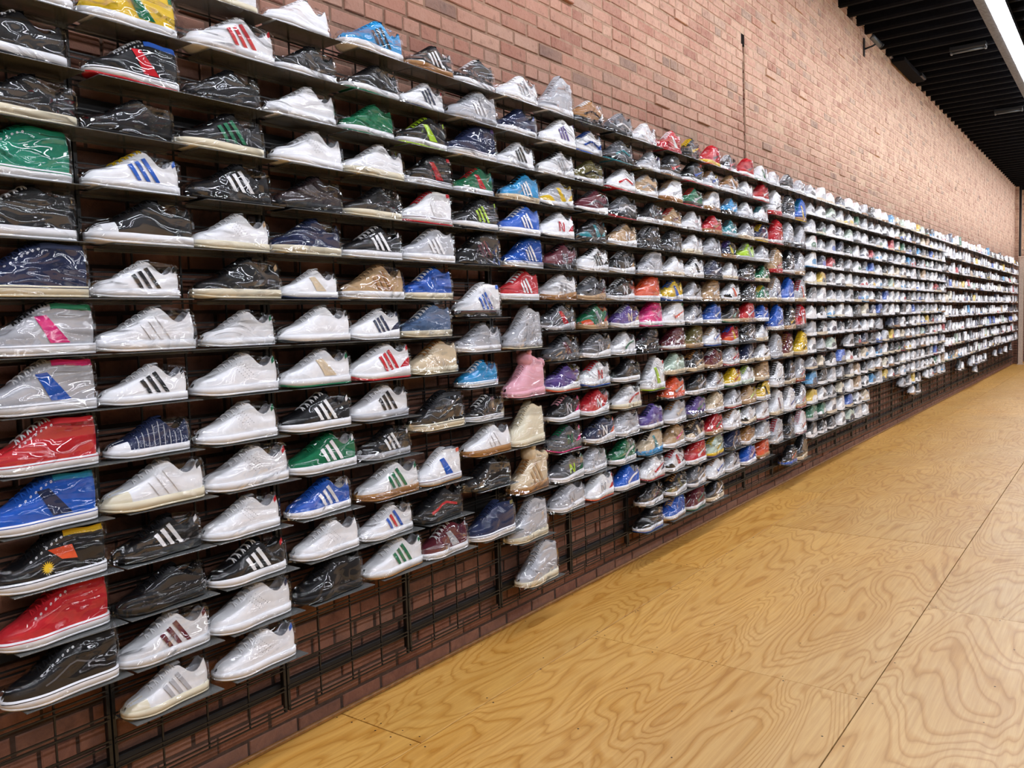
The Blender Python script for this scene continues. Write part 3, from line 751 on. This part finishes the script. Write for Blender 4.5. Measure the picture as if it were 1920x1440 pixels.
    if ov == 'e' or (fk == 'H' and ci < 2): obj('eyelet_row', part('eyelets', fk, lambda: eyelets_mesh(f)), smat('W' if cu != 'W' else 'F', 'rubber'), t)
    if ov == 'q':
        zh = float(f.T(.5)) * .82
        obj('side_panel', part('panel', fk, lambda: patch(f, 'side_panel', [((.44, zh), (.55, zh + .004), (.74, .033), (.56, .033))], .0020, 6, 12)), smat(ca, 'suede'), t)
        obj('toe_overlay', part('toeov', fk, lambda: patch(f, 'toe_overlay', [((0, 0), (.34, 0), (.20, .62), (0, .62))], .001, 8, 5, (1,), False)), smat(ch if fk == 'R' else cu, 'suede'), t)
    if ov == 'i':
        for k in range(9):
            s0 = .30 + k * .07; hh = .9 if s0 < .6 else .8
            obj('pinstripe', part('pin%d' % k, fk, lambda: patch(f, 'pinstripe', [((s0, 0), (s0 + .008, 0), (s0 + .008, hh), (s0, hh))], .0013, 2, 7, (1,), False)), smat('S', 'textile'), t)
    if ci == 0 and ri == 10:
        def sun():
            V = [f.pt(.42, float(f.hz(.42, .052)), .002)]; F = []
            for k in range(32):
                rr = .019 if k % 2 == 0 else .010; a = k * math.pi / 16; s_ = .42 + rr * math.cos(a) / LEN; z_ = .052 + rr * math.sin(a)
                V.append(f.pt(s_, min(max(float(f.hz(s_, z_)), 0), 1), .002))
            F = [(0, 1 + k, 1 + (k + 1) % 32) for k in range(32)]
            return mesh('sunburst_print', V, F)
        obj('sunburst_print', sun(), smat('Y', 'suede'), t)
        obj('flag_print', patch(f, 'flag_print', [((.44, .098), (.66, .100), (.70, .060), (.56, .066))], .0022, 5, 6), smat('O', 'suede'), t)
    if fk == 'R': obj('mudguard', part('mud', fk, lambda: patch(f, 'mudguard', [((.76, 0), (.999, 0), (.999, .45), (.86, .40))], .0012, 6, 4, (1,), False)), smat(ch, 'suede'), t)
    if ov == '0' and fk == 'R': obj('side_overlay', part('sov', fk, lambda: ribbon(f, 'side_overlay', [(.22, .040, .006), (.34, .052, .005), (.46, .066, .005), (.58, .070, .005), (.70, .060, .005), (.82, .050, .005)])), smat(ca, 'suede'), t)
    if (fk == 'H' or ty == 'S') and ci < 9: obj('foxing_line', part('fox', fk, lambda: fox_mesh(f)), smat(cu if cu != 'W' else 'M', 'rubber'), t)
    if fk == 'H' and ov in 'vqe0' and ci < 3:
        obj('collar_band', part('collar', fk, lambda: patch(f, 'collar_band', [((.60, .86), (.999, .86), (.999, .995), (.60, .995))], .0017, 8, 4, (1,), False)), smat(ch, 'leather'), t)
        obj('padding_rib', part('rib', fk, lambda: patch(f, 'padding_rib', [((.62, .70), (.999, .70), (.999, .74), (.62, .74))], .0022, 8, 3, (1,), False)), smat(cu, 'textile'), t)
    if ty == 'Y':
        V, F = ball((.168, 0, .176), .040, 14, 10, (1.0, 1.0, 1.05)); mb = MB(); mb.add(V, F); 
        for s_ in (-1, 1):
            V, F = ball((.166, s_ * .030, .212), .014, 10, 6); mb.add(V, F)
        obj('plush_head', part('bear', cu, lambda: mb.mesh('plush_head', True)), smat(ca if ca != 'T' else 'E', 'suede'), t)
        V, F = ball((.292, 0, .150), .026, 10, 7, (.9, 1.1, 1.1)); mb2 = MB(); mb2.add(V, F)
        obj('heel_lobe', part('lobe', cu, lambda: mb2.mesh('heel_lobe', True)), smat(cu, 'suede'), t)
    sd = (ci * 7 + ri) % 5
    obj('plastic_wrap', part('wrap%d' % sd, fk, lambda: wrap_mesh(f, sd)), M_FILM2 if (cu not in 'WC' and random.random() < .75) or random.random() < .12 + .06 * ci else M_FILM, t)
    # its shelf, hooked on the wires
    sh = empty('acrylic_shelf', (.056, y_heel + .006, zs), 'clear acrylic shelf under the %s shoe down in the %s column' % (ordw[ri], ordw[ci]), 'shelf', 'clear shelves hooked on the wire grid')
    sc_l = .26 if ty != 'S' else .26
    obj('plate', SHELF_M, M_ACRYL, sh); obj('hook_lip', LIP_M, M_ACRYL, sh)
mb = MB(); mb.bbox((0.0, -.268, -.003), (.122, .020, .0), .0008); SHELF_M = mb.mesh('plate')
mb = MB(); mb.bbox((0.0, -.268, -.014), (.003, .020, -.003), .0008); LIP_M = mb.mesh('hook_lip')

COLS = [
 '10L0DWWKDW 8L0KWKWKK 6L0KCKKKC 4HvJWJJJW 2M0KWKWKW 0H0NCNNNC -2HqSWhKGW -4HqSWBWhW -6HeRWRWRW -8HqBWNBAW -10HeKWYKYW -12HvRWRRRW -14HvKWDKKW',
 '10MqYWGGGW 8HqKWRWBR 6L0KKKKKK 4L3WWBYBW 2LtKWWKKW 0L4WWKWKW -2L4WWWWWW -4L4WWKWKW -6LiNWWNNW -8L4WCWWKC -10L3KKWKWK -12L0KKKKKK -14L4WWMWMW -16L4WCSWWC',
 '12L0WCWWWC 10L3WWRWRW 8L0KKKKKK 6L3KCGKKC 4L3KKWKKK 2LwWCWWTC 0L0KCKKTC -2LwWWWWGW -4LwWWWWGW -6LwWWWWGW -8LwWWWWRW -10LwWWWWRW -12L3KWWWRW -14LwWWWWNW -16LwWWWWBW',
 '12L0WWWWWW 10L0KWKKKW 8L0WWWWWW 6LwWWWWSW 4L0ZKKKKK 2L0NCNNNC 0LqWWEWKN -2L0WWWWKK -4LqWWEWGG -6L3KWWWWW -8L3GWWGWW -10L3BWWBWW -12LwWWWWWW -14M0KKKKKK',
 '12L3AWKAAW 10L3KWKKKG 8M0GWWGGG 6L0WCWWSC 4L0KCKKWC 2L3KWWWWW 0L3TWFTTW -2R3WWNWNW -4R3WWRWRR -6L3WSKWKS -8L3KSWKWS -10L3WFGWGF -12L5WWBWSW -14L3WWGWGF',
 '12L3KFWKWF 10L3WWNWRN 8MqKWLLLL 6HqKWRKRW 4HqWWWRRR 2M3SWWWKW 0M0BCRWBC -2M0bCYWbC -4M0ECEFEC -7H0KCKKKC -10HqWWBWOF -12R0KKRKKK -14MqMWSWSW',
 '12M0KWWWKW 10M3SSWSWS 8H0NWWNUW 6MqGWRRGW 4M3KWLKLK 2H3KKMKKK -1H3WKBWBK -3L0SWSSSW -5S0AWAWAW -7S0KWKWKW -9L3WFWWWF -11L0KKKKKK -14H0NWKNVW',
 '12L3WWSWSW 10L0NWWNBW 8L3WWKWSW 6M3AEWKKE 4M3BWWWBW 2H3BWWBBW 0M3RWWWRW -3X0SSSSSC -6Y0PPPPPP -9X0CCCCCC -12Y3EFTFEF -15X0SCKSSC -18X0SCSSSC',
 '12X0SWKSSW 10M3WWUWUW 8R3WWSKSW 6RqSWYSYK 4RnWWRSRK 2RnMKDKDK 0RnWFSWWF -2RqDSRKDK -4RqDDMKDK -6R0UWUKVO -8RnKWSPhW -10RnDDGGhh -12RnDWLKGW -14RnSWSSSW',
 '12R0FKKWSK 10R0WWBBBB 8R0VWKVVK 6R0MWDDKK 4RqKKQKQK 2R3WWKKKW 0R0DTKWMT -2RqGTSDOT -4RnDWSSTW -6RnWWRRSB -8RnRWWRSW -10RnNWWKOW -12L0SWWSWW -14RnWWSWRO',
 '12R0DKWSSK 10R0DKQSSQ 8R0WWRSSR 6R0DKWSSR 4RnTWWSEW 2RnKWSSTW 0RnKWWWSW -2RnUWESTW -4LpWWGWKW -6L0KWKKVW -8LpWCRWWC -10R0SWSSSW -12LpGWWGWW -14LpBWWBWW',
 '12L0WWWWWW 10L0SWUSUV 8R0TWSSWW 6L0KWMKRW 4H0KKWSSK 2H0SWKWWS 0H0OWOOOW -2H0hWhhEh -4H0KKKKVK -7XqWWLSRL -10MqUWUNWK -12HqEAQKQA -14RsWWRSNR -16LsKWMKKW -18MsKWDKKB',
 '12MqRRWWWR 10HsKSRDKF 8HsWFSTSF 6LsTWMRTF 4M0KDKDKK 2L0WEWWWW 0RqYWBBYB -2HsWWOWGW -4HsMWWMWM -6L0IEIIIE -8RsOOSOWD -10MsSWEFWW -12MsTWhTMW -14RqWWRRKW -16RqKWVFVW -18H0BWBTNF',
 '12MsKKYYKK 10HsKWBKRR 8LsGKSRKR 6L0WWWWWW 4L0WCWWWC 2RqWWKKWW 0LsSWKSDK -2RsSWKDDK -4HsVTTVTF -6RsKETFFE -8LsKWSKMW -10MsUDGKGD -12RqKWETEW -14HsRWWRRW -16RsDWWDTS -18HsMWGMOG',
 '12HsRYKRKO 10LsSWBFYR 8HsWFSTSF 6LsRFFRTF 4R0SSSSSS 2LsNKWSNK 0HsTTWTTT -2MsBWWBWW -4LsWWBTBB -6RsMTMWTT -8LsSWMDSW -10MsEWTEWW -12MsRTGRRT -14HsIYYYUU -16RsWWBFSW -18LsKEWKKE',
 '12LsKWRWKR 10RqFWSTSW 8LsAKWSQK 6LsQSWDSQ 4LqNFYUSF 2LsWEWWWW 0RqWWOSKE -2LsKEGKKG -4RqRSYBOS -6RsSWRSRR -8LsYWRYOG -10LsSWKSWR -12MsWWSFLW -14HsNKNNKK -16LsSWKSSW',
 '12HsRWKRWR 10L0WSWWWS 8L0WSWWUS 6L0SEWSSE 4LqLSSSLS 2RsKDKKKM 0R0KDKKKK -2HsRTWRRT -4MsKDWSSD -6HsNEWNSE -8LsWIWLLI -10LsTTLFYT -12RqWEWSKK -14RsFWTFSW -16MsBWWBGW',
 '12RqWWGWWG 10MsRWWRRR 8L0WSQQSS 6MsNEWYYY 4LsSWWSSW 2LsGEWKKE 0LqGEWYWE -2LsBWWBRW -4LsWEWKPE -6LsWEKWUE -8H0TETTTE -10HqYWKKOW -12HsWWMWUR -14MsSWWSBW -16H0OFFOOF',
 '12L0WWSWKW 9XsWRKWWR 6XsRWRRRR 3XsTRRWTR 0XsSEKTSE -3XsBWSBSW -6X0SSWSNN -9XsWWKKKW -12XqWEMWSE -15XsSWMRWS',
 '12MqKWKWSW 9XsKSKSDS 6XsSKWSSK 3XsKWWKKM 0XsBWWBRW -3XsKTYKKT -6XsMEWFKE -9XsKEWKKE -12XsWWBSBW -15X0KDWKSD -18HsKBOKND',
 '12LsSWKWWW 9XqBFYQBY 6X0SKWSSK 3XsSTWDST 0XqSEORWE -3XqRDWSKD -6XsYEKYFE -9XsSFOSWO -12XsSTOKSO -15XsWWOPRP -18X0KESKNE',
]
# how far each heel sits along its shelf (mm) and how long each shoe is (percent), read off the nearer columns
DY = [
 [50, 28, 44, 23, 25, 38, 49, 46, 36, 27, 42, 45, 50],
 [42, 41, 11, 29, 54, -1, 43, 9, 6, 43, 26, 28, 35, 23],
 [31, 80, 17, 24, 39, 29, 59, 36, 34, 16, 52, 9, 26, 41, 43],
 [20, 47, 28, 56, 49, 29, -1, 46, 39, 27, 57, 24, 46, 55],
 [76, 46, 14, 61, 34, 24, 30, -3, 42, 36, 39, 61, 27, 78],
 [56, 7, 8, 43, 17, 19, 10, -10, 34, 42, 32, 31, 47],
 [34, 38, 25, 5, 20, 31, 26, 22, -7, 13, 53, 49, 74],
 [46, 29, 20, 52, 40, 77, 32, 39, 49, 42, 58, 32, 105],
 [65, 62, 54, 36, 28, 56, 38, 20, 43, 51, 64, 51, 59, 62],
 [45, 43, 36, 68, 61, 59, 34, 62, 78, 64, 51, 91, 19, 59],
 [73, 60, 91, 97, 90, 70, 50, 81, 68, 87, 93, 66, 33, 52],
 [60, 124, 46, 103, 68, 97, 62, 98, 34, 103, 64, 65, 65, 59, 30],
]
SZ = [
 [],
 [96, 91, 87, 95, 111, 85, 101, 88, 84, 106, 89, 90, 97, 90],
 [91, 110, 88, 101, 98, 94, 106, 90, 105, 97, 104, 94, 96, 105, 100],
 [89, 91, 97, 101, 99, 101, 82, 101, 101, 100, 103, 94, 96, 101],
 [114, 94, 87, 103, 95, 98, 105, 86, 104, 103, 91, 108, 93, 105],
 [91, 88, 92, 94, 95, 99, 94, 96, 98, 115, 95, 97, 94],
 [92, 107, 105, 85, 100, 100, 103, 98, 88, 87, 113, 106, 110],
]
ORD = 'first second third fourth fifth sixth seventh eighth ninth tenth eleventh twelfth thirteenth fourteenth fifteenth sixteenth seventeenth eighteenth nineteenth twentieth twenty-first twenty-second'.split()
CP = S / 2
n_shoes = 0
for ci, line in enumerate(COLS):
    yh = 1.115 + ci * CP
    for ri, e in enumerate(line.split()):
        dy = DY[ci][ri] / 1000 if ci < len(DY) else .072 + (ci - 12) * .0006 + random.uniform(-.015, .015)
        build_shoe(e, yh + dy, ci, ri, ORD, SZ[ci][ri] / 100 if ci < len(SZ) and SZ[ci] else None); n_shoes += 1

# ------------------------------------------------------------ the many shoes farther along the wall
def far_template(kind):
    f = FORMS[kind]; V = []; F = []; tag = []
    ss = np.array([0, .05, .16, .30, .44, .58, .70, .84, .95, 1.0]); hs = np.array([0, .45, .8, 1.0]); n = len(ss)
    for side in (1, -1):
        base = len(V)
        for a in ss:
            for h in hs: V.append(f.pt(a, h, 0, side))
        fs = grid_faces(n, 4, side < 0, base); F += fs
        for i in range(n - 1):
            for j in range(3): tag.append(1 if (i < 2 and j < 2) else (2 if (3 <= i <= 6 and j == 0) else (3 if i >= 7 and j >= 1 else 0)))
    for i in range(n - 1):
        a, b = i * 4 + 3, (i + 1) * 4 + 3; c, d = n * 4 + a, n * 4 + b
        F.append((a, b, d, c)); tag.append(4 if i >= 5 else 0)
    for side in (1, -1):
        base = len(V)
        for a in ss:
            W = float(f.W(a)) + .004; z = float(f.Z(a)); b0 = float(f.B(a)); x = a * LEN + .004 * (2 * a - 1)
            for zz in (b0, b0 + .007, z): V.append((x, side * W, zz))
        fs = grid_faces(n, 3, side < 0, base); F += fs
        for i in range(n - 1): tag += [6, 5]
    base = n * 8
    for i in range(n - 1): F.append((base + i * 3, base + n * 3 + i * 3, base + n * 3 + (i + 1) * 3, base + (i + 1) * 3)); tag.append(6)
    return np.array(V, float), F, np.array(tag)
FT = {k: far_template(k) for k in 'LMHXR'}
pal = {c: tuple(.8 * v + .2 * (.25 + .3 * sum(lin(HEX[c])) / 3) for v in lin(HEX[c])) for c in HEX}; pal['W'] = (.9, .9, .92)  # colours greyed to paint in the pale reflection veil of the wrap
UPPERS = list('W' * 27 + 'S' * 11 + 'D' * 2 + 'K' * 9 + 'N' * 2 + 'BRTEICYGA'); SOLES = list('W' * 10 + 'CCEESKKF')
aV, aF, aC = [], [], []; base = 0; shelves = MB(); sy = []
ncol = int((24.95 - 1.115) / CP)
for ci in range(len(COLS), ncol + 1):
    yh = 1.19 + (ci - 12) * .0006 + ci * CP
    if ci < 28: us = list(range(12, -17, -2))
    elif ci < 31: us = list(range(12, -13, -2))
    elif ci < 43: us = list(range(12, -13, -2)) + ([-14] if ci > 32 and ci % 6 != 1 else []) + ([-16] if ci in (35, 36) else [])
    else: us = list(range(12, -13, -3)) + ([-15] if ci in (47, 48, 51, 52, 53, 54, 55, 56, 57, 62, 65, 68, 71) else []) + ([-17] if ci == 53 else [])
    tall = ci >= 43; dz = 0
    for u in us:
        if rng.random() < .02 and u < 0: continue
        k = rng.choice(list('HHXXHXMR' if tall else 'LLMMMHHHRR')); V, F, tag = FT[k]; sc_ = rng.uniform(.93, 1.0); a = rng.normal(0, .04)
        X = .118 + (V[:, 1] * math.cos(a) - (V[:, 0] - .15) * math.sin(a)) * sc_; Y = yh + rng.uniform(-.012, .012) - .15 + ((V[:, 0] - .15) * math.cos(a) + V[:, 1] * math.sin(a)) * sc_
        zsh = Z0 + u * U + dz; Z = zsh + .0035 + V[:, 2] * sc_
        aV += np.stack([X, Y, Z], 1).tolist(); aF += [tuple(i + base for i in q[::-1]) for q in F]; base += len(V)
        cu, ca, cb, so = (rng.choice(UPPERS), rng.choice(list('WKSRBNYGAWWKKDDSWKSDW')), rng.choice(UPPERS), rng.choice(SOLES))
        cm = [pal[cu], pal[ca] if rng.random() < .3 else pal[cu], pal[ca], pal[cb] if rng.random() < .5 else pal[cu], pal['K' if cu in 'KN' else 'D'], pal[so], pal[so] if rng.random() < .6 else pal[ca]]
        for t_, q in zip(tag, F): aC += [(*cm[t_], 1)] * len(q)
        shelves.box((.056, yh - .272, zsh - .003), (.181, yh + .016, zsh))
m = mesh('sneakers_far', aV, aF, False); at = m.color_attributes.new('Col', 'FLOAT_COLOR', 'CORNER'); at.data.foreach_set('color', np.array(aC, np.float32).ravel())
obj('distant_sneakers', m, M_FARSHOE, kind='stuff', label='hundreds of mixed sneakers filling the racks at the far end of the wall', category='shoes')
obj('distant_shelves', shelves.mesh('shelves_far'), M_ACRYL, kind='stuff', label='clear shelves under the far sneakers', category='shelves')
print('shoes', n_shoes, 'far cols', ncol, 'objects', len(bpy.data.objects), 'tris', sum(len(o.data.polygons) for o in bpy.data.objects if o.type == 'MESH'))
